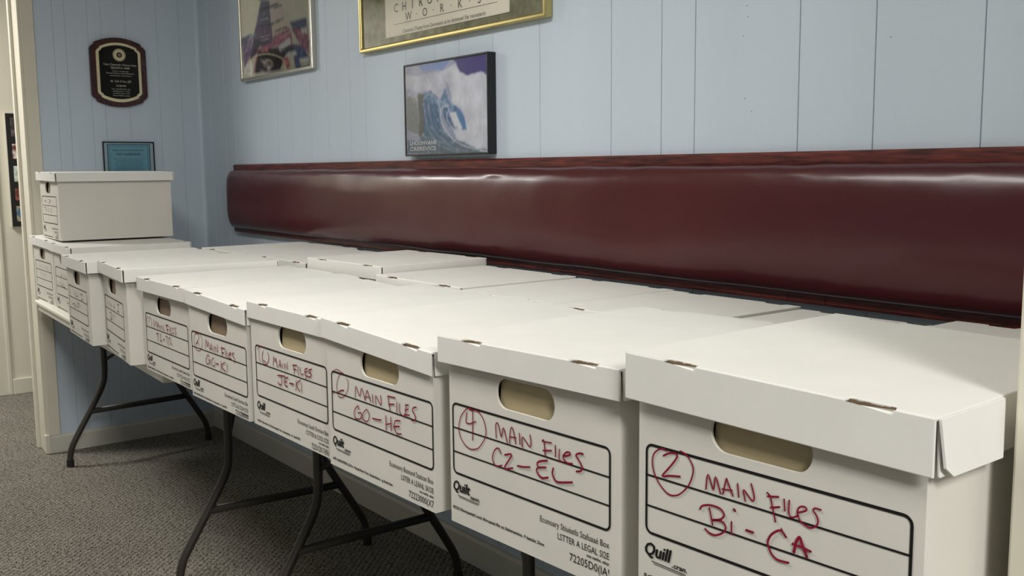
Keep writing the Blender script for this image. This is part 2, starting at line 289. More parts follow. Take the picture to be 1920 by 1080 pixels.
# marker strokes: width, then u,z pairs in millimetres on each box front
HAND = {
 0: [(2, [43.0,206.5,36.7,207.2,30.5,204.8,24.2,198.9,21.8,191.3,22.6,181.7,26.3,172.7,33.7,163.9,44.5,156.8,54.2,156.5,63.7,161.0,75.5,173.5,81.2,187.1,81.5,195.3,78.4,201.4,71.5,208.0,63.0,210.2]), (2.4, [38.6,199.6,46.5,204.1,56.1,206.2,58.7,203.1,53.6,195.1,44.1,183.9,37.1,175.3,48.6,178.3,63.0,180.8]), (2, [100.1,175.6,102.6,192.9,110.2,176.8,112.8,192.7,119.8,175.5]), (2, [123.3,176.1,127.4,193.6,129.0,190.7,136.3,177.1]), (1.8, [122.1,181.3,135.4,182.8]), (2, [142.2,191.9,144.0,178.1]), (2, [152.5,175.8,150.0,187.4,160.8,178.5,163.7,182.5,159.6,196.2]), (2, [179.6,191.7,183.4,188.8,185.7,180.6,190.5,163.6]), (2.2, [180.5,188.1,193.4,190.7]), (2.2, [184.4,177.1,195.1,180.5]), (2, [200.2,190.0,201.5,178.3]), (2, [206.4,190.4,206.5,176.1,210.8,173.8,217.6,177.9]), (2, [217.5,180.9,226.2,185.1,224.8,188.4,218.7,186.8,216.1,180.0,219.1,173.4,224.0,170.4,231.5,168.8,238.1,172.5,239.9,177.9,237.7,183.4,234.3,187.3,236.2,190.2,242.8,190.2]), (2.4, [92.6,151.0,95.9,155.7,107.3,159.3,120.2,158.7,125.4,152.9,120.4,146.8,109.2,143.1,122.0,145.3,127.7,140.2,124.7,133.4,114.4,127.4,106.2,127.5,99.9,130.4]), (2.2, [105.4,155.5,110.1,138.0]), (2.2, [135.4,148.3,135.7,134.6]), (3, [138.2,162.9,139.8,161.7]), (2.8, [154.8,144.6,163.5,144.5]), (2.6, [203.7,151.0,198.6,155.8,193.6,155.0,185.9,148.4,182.0,140.2,183.3,134.2,187.1,127.7,194.5,124.2,207.3,125.0]), (1.6, [197.8,158.7,199.3,156.6]), (3.4, [213.5,138.2,215.7,148.9,219.6,155.6,222.5,149.6,228.4,137.8]), (2.6, [211.6,146.4,222.6,146.0,232.9,144.7])],
 1: [(1.8, [57.3,180.6,49.5,182.0,41.6,179.0,31.5,169.6,25.3,159.0,23.3,146.0,26.6,135.2,36.4,125.8,48.1,121.8,57.9,122.6,69.5,127.2,79.3,137.3,86.1,147.3,87.2,157.3,83.7,168.9,76.3,177.3,66.9,181.7,58.2,180.7,49.5,179.8]), (2, [43.1,174.3,40.8,163.2,42.1,159.1,50.9,159.5,64.2,165.2]), (2, [57.2,180.0,56.2,136.2]), (2, [110.8,151.1,110.0,169.1,115.2,171.9,122.1,154.0,126.9,168.7,134.6,149.4]), (2, [140.0,149.3,141.0,162.0,143.8,172.0,148.2,169.3,153.2,151.4]), (1.8, [141.9,158.6,154.2,159.9]), (2, [161.2,167.5,162.4,152.2]), (2, [167.5,149.7,167.7,163.8,182.4,153.4,185.0,159.2,183.4,169.9]), (2.2, [208.3,167.5,211.6,167.0,213.9,148.1]), (2, [208.3,166.4,226.2,168.0]), (2.4, [209.9,154.1,226.1,157.5]), (2.2, [234.1,166.0,234.1,151.3]), (2, [242.0,162.6,241.2,149.5,246.7,147.3]), (2.6, [249.1,155.2,261.5,159.5,260.8,162.7,254.6,161.4,249.1,155.7,250.6,150.5,256.8,147.9,266.1,148.9]), (2.8, [285.8,166.1,279.1,165.6,273.0,162.0,276.0,158.3,282.1,151.9,284.3,146.9,281.3,142.9,273.7,140.6]), (2.2, [120.8,130.2,118.2,135.7,112.7,136.4,106.2,130.7,102.4,121.3,104.1,114.4,110.5,110.3,123.3,113.8]), (2.8, [129.9,130.4,145.0,133.7,128.7,111.4,146.5,115.5]), (2.6, [157.1,121.2,169.3,122.4,182.9,125.3]), (3, [217.9,142.1,204.8,138.6,198.1,134.2,199.7,128.8,196.7,124.6,199.7,119.5,207.9,116.2,219.4,119.5]), (2.8, [200.6,129.0,215.4,132.3]), (3, [230.0,134.5,228.3,127.3,232.3,120.2,240.2,118.2,266.0,124.3])],
 2: [(1.2, [15.5,170.7,22.8,176.5,32.7,179.0,44.9,176.7,59.6,173.8]), (1.6, [44.7,174.7,35.4,165.9,29.1,152.9,28.9,142.2,31.1,133.3,41.9,130.5,54.5,134.8,64.5,144.5,69.9,154.6,69.7,163.7,64.5,167.4]), (2.4, [34.2,139.1,44.1,143.3,53.7,145.2]), (1.4, [10.4,136.3,18.6,133.0]), (2, [93.3,140.5,97.1,159.9,109.1,144.6,116.4,160.0,126.8,141.4]), (2, [126.8,141.4,132.7,156.4,136.5,157.7,145.6,141.6]), (1.6, [129.7,147.6,144.8,149.1]), (2, [152.0,155.4,153.0,141.1]), (2, [162.1,140.9,162.8,155.5,176.3,142.9,180.1,146.1,178.3,158.2]), (2.2, [202.2,161.3,204.0,149.3,207.7,138.9]), (2.2, [201.0,161.1,223.9,162.5]), (2.4, [203.9,148.1,220.3,151.1]), (2, [229.1,156.4,227.9,139.7]), (2, [237.7,155.6,236.0,143.1,243.7,138.0,252.7,137.3]), (2.2, [252.8,139.1,255.3,146.8,255.7,156.5]), (2.2, [254.6,156.3,263.6,158.0]), (2, [253.1,147.6,263.3,151.4]), (2.2, [250.6,139.9,266.2,142.0]), (2.4, [286.5,158.7,277.7,155.9,275.3,150.7,281.7,146.0,283.6,140.4,280.2,136.2,272.5,134.7]), (2.2, [105.3,121.9,104.2,126.9,94.8,121.3,89.1,112.3,91.3,104.9,100.3,103.5,110.8,106.2,115.2,116.1,102.2,114.2]), (1.6, [115.2,116.1,114.6,105.7]), (2, [132.3,126.4,121.7,118.6,119.4,107.9,127.3,104.6,136.3,107.4,140.5,115.9,138.4,123.1,132.3,126.4]), (2.6, [151.6,114.3,167.6,115.6,179.3,117.0]), (2.4, [194.2,127.1,194.7,103.6]), (2.4, [210.0,127.7,210.1,105.5]), (2.2, [193.5,112.6,210.6,117.4]), (2.4, [238.7,127.3,224.9,125.1,221.3,120.7,218.7,114.7,221.9,108.6,229.7,104.7,241.2,106.5]), (2.6, [219.8,114.3,236.0,117.6])],
 3: [(1.8, [53.3,170.0,43.4,171.1,31.5,167.3,25.1,162.2]), (1.2, [34.0,163.5,31.4,153.9,34.5,142.9,39.5,136.5]), (2, [52.4,162.1,47.0,152.1,47.4,142.9,49.7,138.1,59.4,135.5,69.5,138.2,77.5,147.6,78.9,154.9,73.6,162.2]), (1.8, [51.8,143.6,64.1,140.4]), (2, [98.7,139.3,102.0,157.5,109.1,147.5,112.8,156.6,117.7,138.9]), (1.8, [124.4,139.0,128.3,150.5,131.4,155.0,135.2,140.2]), (1.6, [125.8,144.7,135.7,145.3]), (1.8, [142.0,149.7,141.8,140.3]), (1.8, [152.2,139.0,152.1,151.4,163.0,142.3,164.2,155.3]), (2.2, [189.8,154.5,193.4,145.4,193.2,137.6]), (2.4, [188.5,154.1,206.3,156.0]), (2.4, [191.5,146.0,203.0,147.7]), (2, [211.9,154.6,210.0,143.3,214.5,138.3]), (2, [219.8,154.5,220.1,145.0,225.9,141.2,233.5,143.9]), (2.4, [251.6,156.9,240.5,153.6,239.9,147.3,243.0,142.2,255.1,142.3]), (2.2, [241.2,148.5,251.0,150.6]), (2.6, [268.4,158.2,258.6,155.2,257.1,151.2,265.3,149.7,266.0,145.1,257.4,141.3]), (2.6, [243.9,138.5,243.6,134.7]), (2.6, [118.7,122.5,134.9,124.5,153.5,125.9]), (2.4, [136.2,124.5,136.0,109.0,128.9,105.2,118.6,108.4]), (2.4, [166.5,125.7,154.5,122.6,148.6,116.2,150.5,108.6,163.3,106.9]), (2.2, [149.7,114.4,160.4,116.8]), (3, [173.2,115.6,189.9,116.8]), (2.2, [202.7,126.1,199.0,106.0]), (2.4, [219.9,129.6,202.6,117.9,215.4,107.6]), (2.2, [224.4,124.6,222.8,108.0])],
 4: [(1.6, [56.6,156.8,38.8,157.5,25.7,149.5,21.8,138.5,23.0,128.1,27.8,118.2,42.3,113.8,57.6,117.1,67.6,126.0,71.4,138.0,67.5,149.0,58.1,157.0]), (1.8, [32.0,151.5,44.4,154.2,52.9,150.6,48.8,142.0,32.0,127.6]), (1.6, [31.9,127.0,44.9,134.5,51.3,126.1]), (2, [91.1,126.9,95.0,146.8,103.2,130.8,107.6,143.9,115.7,128.0]), (2, [118.2,124.3,120.6,133.2,125.7,140.6,131.1,125.5]), (1.6, [120.2,129.7,130.2,129.9]), (1.8, [139.6,138.6,139.5,125.6]), (2, [147.8,125.1,149.3,137.6,161.9,126.5,162.5,143.9]), (2.4, [184.0,140.7,187.1,131.1,186.5,121.1]), (2.4, [182.6,139.9,203.0,141.0]), (2.2, [185.4,128.7,197.9,131.0]), (2, [206.8,139.4,206.4,123.4]), (2, [215.9,137.3,214.6,125.1,220.9,122.2]), (2.2, [225.7,130.0,236.6,133.1,235.6,136.3,228.8,133.7,224.3,128.7,227.6,123.1,239.5,123.2]), (2.4, [254.0,137.8,246.0,136.1,245.6,131.7,254.2,127.5,257.6,122.6,251.9,118.0]), (2.2, [112.1,109.3,105.4,113.4,96.0,106.9,90.0,98.0,94.2,91.8,104.3,92.1,114.0,101.6]), (1.8, [105.4,100.9,115.6,102.9,114.1,90.2]), (2, [137.8,111.3,125.8,104.4,124.7,95.2,132.7,91.3,142.9,94.5,143.9,102.6]), (2.6, [150.5,99.6,164.5,100.6]), (2.2, [180.5,109.1,178.1,87.6]), (2.4, [202.3,110.1,180.8,99.1,204.0,89.4]), (2.2, [214.1,108.6,212.7,90.2])],
 5: [(2, [30.0,146.7,22.2,139.5,22.0,128.8,25.4,119.6]), (1.6, [48.1,148.2,59.9,141.7,63.3,132.6,56.7,122.4]), (1.6, [37.7,144.4,45.1,140.0,38.5,129.7]), (2.4, [82.4,142.2,80.7,122.1]), (1.8, [89.6,128.4,99.6,141.1]), (2, [101.2,141.3,106.0,123.2]), (1.8, [106.2,124.2,115.0,139.8,123.3,124.3]), (1.6, [108.8,130.8,121.5,132.3]), (1.6, [129.6,134.3,129.3,122.9]), (1.8, [135.4,122.7,140.3,134.6,156.8,123.3,155.9,136.4]), (2.4, [177.5,140.1,182.1,131.5,183.8,122.6]), (2.6, [174.5,139.7,194.0,141.1]), (2.6, [180.3,129.3,192.4,130.8]), (1.8, [204.1,139.2,200.1,123.1]), (2, [213.0,140.3,209.0,123.8,220.6,123.2]), (2.2, [233.3,140.3,223.8,134.7,225.5,126.9,235.5,125.6]), (2.2, [250.8,142.0,241.6,137.9,243.8,133.2,250.3,129.0,243.7,123.2]), (2.6, [97.3,108.0,113.4,110.6]), (2, [107.0,109.8,108.0,87.0]), (2.2, [133.6,111.1,126.8,107.1,130.3,100.4,126.0,92.5,140.2,95.0]), (3, [150.1,99.9,159.3,100.6]), (2.2, [169.9,110.6,184.9,110.6]), (2, [178.8,109.8,181.8,90.8]), (2, [190.6,90.0,193.5,108.6,205.7,111.2]), (2.2, [205.5,110.2,206.2,95.2,215.3,97.4])],
 6: [(2, [51.5,151.6,50.6,135.2]), (2, [68.0,148.5,81.1,135.3]), (2, [94.3,149.7,107.3,136.7,118.6,146.0]), (2, [142.7,142.3,165.8,137.1]), (2, [161.3,149.2,162.6,139.8]), (2.4, [207.4,153.5,227.7,155.1]), (2, [219.5,154.1,217.9,135.3]), (2.2, [205.4,133.8,225.8,135.5]), (2, [79.2,115.7,109.8,117.7,97.3,104.9,86.3,97.1,117.3,100.9]), (2, [138.8,116.4,131.4,105.9]), (1.8, [156.5,120.1,157.3,109.1])],
 7: [(2.4, [45.0,148.9,47.8,129.3]), (2, [98.3,148.6,102.4,133.9]), (1.8, [119.6,147.1,127.9,132.1]), (1.8, [145.2,146.1,136.5,132.1,167.6,136.1]), (2, [179.6,147.7,180.1,135.6]), (2, [208.7,147.1,241.4,147.0]), (2, [225.1,147.1,228.8,132.0]), (2.2, [215.5,128.9,240.6,130.6]), (2, [64.4,111.3,74.0,99.7,98.6,107.7,100.2,99.0]), (2, [120.0,106.5,108.7,98.2,134.4,97.5]), (2, [160.4,112.6,148.8,102.6,169.1,99.5,181.1,111.3,160.4,112.6]), (1.8, [206.4,112.3,200.0,104.7])],
 9: [(2, [92.1,155.3,99.7,140.3]), (1.8, [126.3,153.9,131.0,140.7]), (1.8, [160.8,154.4,164.8,139.3]), (1.8, [193.5,151.0,194.7,137.7]), (2, [227.1,151.6,247.8,137.9]), (2, [108.5,123.4,112.6,108.1]), (2, [159.5,121.5,163.5,106.4]), (2, [192.9,120.3,202.6,107.7])],
 8: [(2.2, [32.1,147.1,20.8,127.8]), (2, [74.5,145.0,77.6,127.1]), (2, [108.8,145.9,111.8,128.1,141.9,145.0]), (2, [157.8,142.7,161.8,128.8]), (2, [191.4,145.5,211.4,131.2]), (2, [78.2,112.6,80.1,96.4]), (2, [124.5,114.8,111.4,99.2,144.5,98.6]), (2, [164.8,111.2,151.9,95.7,185.6,98.8])],
 10: [(1.8, [17.2,159.6,15.9,137.8]), (2, [88.5,153.8,102.6,142.3]), (2, [105.8,151.8,73.1,143.9]), (2, [139.3,145.5,150.4,143.4]), (2, [160.6,156.5,187.9,151.2]), (2, [199.9,152.7,160.6,138.9]), (2.2, [65.8,122.2,90.1,122.9,85.3,108.4]), (2, [99.8,116.0,108.7,106.8]), (2.2, [149.2,122.2,134.2,112.3,155.6,105.9]), (2, [200.8,120.1,180.6,111.3,213.2,105.3])],
}
# flat colour areas of the two printed pictures, plus a painted reflection in WAVE
PYRAMID = [((92,98,120),[0.548,1.7817,0.6628,1.7861,0.6808,1.7942,0.599,1.7591,0.5528,1.7432]),((120,100,130),[0.5536,1.75,0.6618,1.7761,0.6466,1.7134,0.5885,1.6606,0.5617,1.6594]),((88,95,125),[1.0153,1.7878,1.1602,1.7917,1.1689,1.7238,1.077,1.7339]),((150,95,115),[1.0284,1.7674,1.171,1.7509,1.1776,1.6558,1.1093,1.6871]),((75,85,130),[1.0307,1.7076,1.1169,1.6925,1.1767,1.6437,1.1739,1.6072,1.0525,1.6144]),((96,92,112),[0.7593,1.9072,0.8396,1.8962,0.8464,1.7982,0.6993,1.8088]),((185,172,165),[0.8396,1.8962,0.9365,1.883,0.9675,1.844,0.9872,1.81,0.847,1.8046]),((60,58,72),[0.7355,1.8758,0.9317,1.8725,0.9275,1.8683,0.7388,1.8671]),((60,58,72),[0.6996,1.8121,0.8471,1.8062,0.9647,1.8128,0.9719,1.8081,0.8464,1.7989,0.6991,1.8072]),((105,85,105),[0.6951,1.8093,0.8503,1.7978,0.8634,1.7249,0.66,1.7595]),((190,175,160),[0.8503,1.7978,1.0015,1.802,1.0139,1.7722,0.8578,1.7499]),((165,105,125),[0.8579,1.7515,1.0176,1.7718,1.02,1.7559,0.8679,1.7309]),((70,60,75),[0.6692,1.7652,0.8716,1.7273,0.7246,1.7259,0.6786,1.69,0.6259,1.6813]),((160,90,115),[0.7073,1.7209,0.7911,1.7274,1.0044,1.7482,1.0347,1.7542,1.0284,1.7674,1.037,1.6944,0.9096,1.7137,0.7143,1.7068,0.6908,1.6416,0.6547,1.6242]),((60,55,60),[0.715,1.7135,0.909,1.7073,1.0302,1.7014,1.0433,1.6812,0.951,1.6583,0.9167,1.6194,0.6721,1.6262]),((205,200,185),[0.9054,1.7109,1.0107,1.7349,1.0273,1.7111,0.9227,1.6866]),((205,200,180),[0.9515,1.663,0.9986,1.6809,1.0579,1.6798,1.0713,1.6644]),((180,110,110),[0.7316,1.7118,0.7984,1.7185,0.8126,1.6973]),((150,140,150),[0.7283,1.6787,0.8089,1.6581,0.8373,1.6162,0.7234,1.6288]),((180,110,115),[0.9281,1.6604,0.9894,1.6611,1.0162,1.6238,0.978,1.6175]),((200,195,180),[1.1151,1.7589,1.1642,1.7532,1.166,1.7317,1.1204,1.7353]),((200,198,180),[1.0878,1.6442,1.1697,1.6443,1.1746,1.6164,1.1036,1.6163]),((200,196,178),[0.6038,1.6799,0.6642,1.6744,0.6415,1.6219,0.5573,1.6181,0.561,1.6525]),((60,55,65),[0.7193,1.6728,0.7996,1.6457,0.7892,1.6234,0.716,1.6395]),((200,196,185),[0.6454,1.6181,0.8051,1.6188,0.8127,1.6132,0.6531,1.609]),((120,140,160),[0.6365,1.7823,0.7219,1.7829,0.6529,1.7737])]
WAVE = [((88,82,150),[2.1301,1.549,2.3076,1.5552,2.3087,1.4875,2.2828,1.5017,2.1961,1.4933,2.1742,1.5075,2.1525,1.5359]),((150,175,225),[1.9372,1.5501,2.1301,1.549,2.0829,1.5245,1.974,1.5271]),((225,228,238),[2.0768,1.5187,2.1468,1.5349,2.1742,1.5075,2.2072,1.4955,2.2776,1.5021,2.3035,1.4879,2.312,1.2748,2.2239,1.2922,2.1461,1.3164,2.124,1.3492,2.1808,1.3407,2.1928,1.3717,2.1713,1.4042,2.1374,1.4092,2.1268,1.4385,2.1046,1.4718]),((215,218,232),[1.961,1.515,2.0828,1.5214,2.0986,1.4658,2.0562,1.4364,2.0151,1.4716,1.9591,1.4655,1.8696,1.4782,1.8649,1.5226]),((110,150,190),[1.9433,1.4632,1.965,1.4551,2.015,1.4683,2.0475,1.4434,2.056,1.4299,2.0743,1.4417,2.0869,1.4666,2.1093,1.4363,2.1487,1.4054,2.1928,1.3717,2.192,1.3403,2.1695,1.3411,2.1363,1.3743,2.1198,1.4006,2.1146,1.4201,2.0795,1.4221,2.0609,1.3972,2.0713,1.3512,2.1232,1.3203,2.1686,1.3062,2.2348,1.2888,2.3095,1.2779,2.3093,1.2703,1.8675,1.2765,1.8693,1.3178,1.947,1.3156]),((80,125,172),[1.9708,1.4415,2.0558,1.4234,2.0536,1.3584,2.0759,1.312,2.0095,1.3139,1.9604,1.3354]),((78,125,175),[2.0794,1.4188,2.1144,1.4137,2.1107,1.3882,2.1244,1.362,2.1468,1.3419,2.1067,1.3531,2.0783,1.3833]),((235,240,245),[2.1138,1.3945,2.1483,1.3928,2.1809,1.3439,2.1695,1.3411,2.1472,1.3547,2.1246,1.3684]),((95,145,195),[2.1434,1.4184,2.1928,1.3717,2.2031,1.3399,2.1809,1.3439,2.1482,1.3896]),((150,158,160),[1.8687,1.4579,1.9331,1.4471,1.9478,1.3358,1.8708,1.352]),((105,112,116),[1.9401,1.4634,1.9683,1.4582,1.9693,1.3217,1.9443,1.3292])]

# ------------------------------------------------------------------ the room
YL = -.752                     # front end of the left wall
bm = nb(); box(bm, -3.2, -5.2, -.05, 7.0, .3, 0); struct('floor', bm, M_CARPET)
bm = nb()
# ceiling slab with openings left for nothing: panels sit just under it
box(bm, -3.2, -5.2, CEIL, 7.0, .3, CEIL+.08); struct('ceiling', bm, M_CEIL)
XR = 4.1665
bm = nb(); box(bm, -.12, .012, 0, 7.0, .14, CEIL); wb = struct('wall_back', bm, M_BLUEGAP)
seams = [0, .12, .29, .40, .67, .84, .97, 1.14, 1.28, 1.45, 1.56, 1.83, 2.0, 2.13, 2.30, 2.51, 2.788, 2.958, 3.061, 3.34, 3.511, 3.72, 3.89, 4.0, 4.27]
for a, b in zip(seams, seams[1:]):
    bm = nb(); b = min(b, XR) if a < XR else b
    box(bm, a+.0007, 0, .0, b-.0007, .012, CEIL); obj('plank', bm, M_BLUE, wb, bevel=.0009, seg=1)
bm = nb(); box(bm, -.12, YL, 0, -.012, .012, CEIL); wl = struct('wall_left', bm, M_TRIM)
seams = [YL+.05, -.628, -.579, -.486, -.43, -.326, -.19, -.09, 0]
for a, b in zip(seams, seams[1:]):
    bm = nb(); box(bm, -.012, a+.0006, 0, 0, b-.0006, CEIL); obj('plank', bm, M_BLUE, wl, bevel=.0006, seg=1)
bm = nb(); box(bm, -.0122, YL+.05, 0, -.0013, 0, CEIL); obj('groove_backing', bm, M_BLUEGAP, wl)
bm = nb(); box(bm, .001, .0028, .001, XR, .0121, CEIL-.001); obj('groove_backing', bm, M_BLUEGAP, wb)
for x, z in ((3.205, 1.563), (3.208, 1.540), (3.196, 1.502), (3.204, 1.370), (3.222, 1.342), (3.542, 1.462)):
    bm = nb(); prism(bm, [(x+.0012*math.cos(a*math.pi/4), z+.0012*math.sin(a*math.pi/4)) for a in range(8)], -.0004, .001); obj('nail_hole', bm, M_GREYPRINT, wb)
# corner bead between the two panelled walls
bm = nb(); prism(bm, [(0, 0), (.014, 0), (.004, -.004), (0, -.014)], .08, CEIL, 'xy'); struct('trim_1', bm, M_BLUE)
# casing round the end of the left wall
bm = nb(); box(bm, -.012, YL-.002, .078, .012, YL+.048, CEIL)
struct('trim_2', bm, M_TRIM, bevel=.003)
bm = nb()
box(bm, -.045, YL-.014, 0, .004, YL, CEIL); box(bm, -.125, YL-.010, 0, -.060, YL, CEIL); box(bm, -.150, YL-.022, 0, -.118, YL+.05, CEIL)
struct('trim_3', bm, M_TRIM, bevel=.003)
bm = nb(); box(bm, -.004, YL-.018, 0, .016, YL+.004, .085); struct('trim_4', bm, M_TRIM, bevel=.004)
# baseboards
bm = nb(); prism(bm, [(0, 0), (.013, 0), (.013, .068), (.008, .078), (0, .079)], 0, 1)
bmesh.ops.transform(bm, matrix=Matrix(((1, 0, 0, 0), (0, -YL, 0, YL), (0, 0, 1, 0), (0, 0, 0, 1))), verts=bm.verts); struct('baseboard_left', bm, M_BASE)
bm = nb(); prism(bm, [(0, 0), (-.013, 0), (-.013, .078), (-.007, .088), (0, .09)], .013, XR, 'yz'); struct('baseboard_back', bm, M_BASE)
# wall on the right of the alcove: only its cased front end shows
bm = nb(); box(bm, XR+.008, -.76, 0, XR+.16, 0, CEIL); struct('wall_right', bm, M_TRIM)
bm = nb(); box(bm, XR, -.78, 0, XR+.06, -.758, CEIL); box(bm, XR+.07, -.776, 0, XR+.17, -.758, CEIL); struct('trim_5', bm, M_TRIM, bevel=.003)
# hall beyond the left wall
HX = -1.38
bm = nb(); box(bm, HX-.1, -.64, 0, HX, .3, CEIL); struct('wall_hall', bm, M_BEIGE)
bm = nb(); box(bm, HX-.1, -5.2, 0, HX-.03, -.72, CEIL); struct('wall_far', bm, M_BEIGE)
bm = nb(); box(bm, HX-.06, -.75, 0, HX+.004, -.64, 2.1); box(bm, HX-.02, -.655, 0, HX+.012, -.635, 2.1); struct('trim_6', bm, M_TRIM, bevel=.004)
bm = nb(); box(bm, HX, -.634, 0, HX+.014, .2, .088); struct('baseboard_hall', bm, M_TRIM, bevel=.004)

# ceiling panel lights (out of frame, but they light the room and shine on the vinyl)
for i, (x, y, w) in enumerate(LAMPS):
    t = thing('ceiling_light', ['ceiling light panel over the middle of the tables', 'ceiling light panel near the right end', 'ceiling light panel in the hall'][i], 'ceiling light', (x, y, CEIL))
    L2, W2 = (.6, .3) if i < 2 else (.3, .3)
    bm = nb(); ring(bm, [(-L2, -W2), (L2, -W2), (L2, W2), (-L2, W2)], [(-L2+.03, -W2+.03), (L2-.03, -W2+.03), (L2-.03, W2-.03), (-L2+.03, W2-.03)], -.03, 0, 'xy')
    obj('frame', bm, M_TRIM, t)
    bm = nb(); box(bm, -L2+.03, -W2+.03, -.012, L2-.03, W2-.03, -.004)
    obj('diffuser', bm, mat('lamp_diffuser', (255, 250, 240), emit=6), t)
    ld = bpy.data.lights.new('lamp', 'AREA'); ld.shape = 'RECTANGLE'; ld.size = 2*L2-.08; ld.size_y = 2*W2-.08; ld.energy = w; ld.color = (1, .985, .955)
    lo = bpy.data.objects.new('lamp', ld); COL.objects.link(lo); lo.parent = t; lo.location = (0, 0, -.02)

# ------------------------------------------------------------------ wall-mounted backrest
XB0, XB1 = .405, XR
t = thing('wall_backrest', 'long burgundy vinyl padded backrest on a red-brown wooden board fixed to the blue wall', 'backrest', (XB0, 0, .952))
LB = XB1-XB0-.002
bm = nb(); prism(bm, [(0, .278), (-.018, .278), (-.02, .298), (-.016, .303), (0, .303)], 0, LB, 'yz'); obj('top_rail', bm, M_WOOD, t)
cuts = [0, 1.1, 2.28, 2.94, 3.03, LB]
for a, b in zip(cuts, cuts[1:]):
    bm = nb(); prism(bm, [(0, 0), (-.024, 0), (-.026, .004), (-.026, .024), (0, .024)], a+.0006, b-.0006, 'yz'); obj('bottom_rail', bm, M_WOOD, t)
bm = nb(); box(bm, 0, -.014, .026, LB, 0, .278); obj('board', bm, M_WOOD, t)
bm = nb(); NX = 260; NP = 26; rows = []
for i in range(NX+1):
    x = -.008+(LB+.006)*i/NX; row = []
    edge = min(1, (x+.008)/.05)
    bul = math.sqrt(max(0, 1-(1-edge)**2))
    for k in range(NP+1):
        a = math.pi*k/NP
        # flattened superellipse section: z from bottom to top, y bulging out
        cz, sy = -math.cos(a), max(0, math.sin(a))
        zz = .019+.1295*(1+math.copysign(abs(cz)**.55, cz))
        yy = -.016-.054*(sy**.50)*bul*(.82+.18*sy)
        wob = noise.noise(Vector((x*5.3, 3, 0)))*.0045 + noise.noise(Vector((x*17, 7, 0)))*.0018
        if k > NP-7: zz += wob*(1 if k < NP else .5); yy += wob*1.2
        if k < 6: zz += noise.noise(Vector((x*4, 11, 0)))*.003
        yy += noise.noise(Vector((x*2.2, zz*7, 5)))*.006*sy + noise.noise(Vector((x*9, zz*18, 1)))*.0014*sy
        zz += 0
        # rounded-off end silhouette
        zz = .147+(zz-.147)*(1-.10*(1-bul))
        row.append(bm.verts.new((x, yy, zz)))
    rows.append(row)
for A, B in zip(rows, rows[1:]):
    for k in range(NP): bm.faces.new((A[k], A[k+1], B[k+1], B[k]))
bm.faces.new(rows[0]); bm.faces.new(rows[-1][::-1])
obj('pad', bm, M_VINYL, t, smooth=True)

for ch in t.children:      # the old board runs a little out of level: its foot drops towards the right
    for v in ch.data.vertices: v.co.z += (.010-.0165*v.co.x/LB)*(1-v.co.z/.303)
# ------------------------------------------------------------------ folding tables
ZT = .7004
def table(label, x0, x1, y0, rz, frames, length_group='folding tables under the boxes'):
    """origin at the left front corner on the floor"""
    t = thing('folding_table', label, 'table', (x0, y0, 0), rz, length_group)
    L = x1-x0; D = .752
    bm = nb(); box(bm, 0, 0, ZT-.018, L, D, ZT); obj('tabletop', bm, M_TABLE, t, bevel=.006, seg=3)
    bm = nb(); ring(bm, [(.012, .012), (L-.012, .012), (L-.012, D-.012), (.012, D-.012)], [(.03, .03), (L-.03, .03), (L-.03, D-.03), (.03, D-.03)], ZT-.045, ZT-.018, 'xy')
    obj('apron', bm, M_TABLE, t, bevel=.003)
    for xl, rl, br in frames:
        mx = Matrix.Translation((xl, D/2, 0)) @ Matrix.Rotation(rl, 4, 'Z')
        for s in (-1, 1):
            path = smooth_path([(0, s*.14, ZT-.03), (0, s*.142, .50), (0, s*.143, .385), (0, s*.155, .325), (0, s*.205, .235), (0, s*.262, .14), (0, s*.292, .085), (0, s*.303, .04), (0, s*.304, .012)], 5)
            bm = nb(); tube(bm, path, .0125); bmesh.ops.transform(bm, matrix=mx, verts=bm.verts)
            lg = obj('leg', bm, M_LEG, t, smooth=True)
            bm = nb(); tube(bm, [(0, s*.304, 0), (0, s*.304, .03)], .0148, 14); bmesh.ops.transform(bm, matrix=mx, verts=bm.verts)
            obj('foot_cap', bm, M_RUBBER, lg, smooth=False)
            bm = nb(); tube(bm, [(0, s*.142, .43), (br*.10, s*.085, .50), (br*.22, s*.03, ZT-.05)], .007, 8)
            tube(bm, [(-.016, s*.142, .428), (.016, s*.142, .428)], .006, 8)
            bmesh.ops.transform(bm, matrix=mx, verts=bm.verts); obj('brace', bm, M_LEG, t, smooth=True)
        bm = nb(); tube(bm, [(0, -.212, .222), (0, .212, .222)], .0125, 12); bmesh.ops.transform(bm, matrix=mx, verts=bm.verts)
        obj('crossbar', bm, M_LEG, t, smooth=True)
    return t
table('white folding table whose left end meets the white-cased wall end', .135, 1.945, -.800, -.038, [(.105, .10, 1), (1.655, -.02, -1)])
table('middle folding table, under the boxes marked GO-HE and CZ-EL', 1.985, 3.45, -.795, 0, [(.265, 0, 1), (1.17, 0, -1)])
table('short folding table under the nearest box, marked Bi-CA', 3.46, 4.16, -.79, 0, [(.12, 0, 1), (.58, 0, -1)])

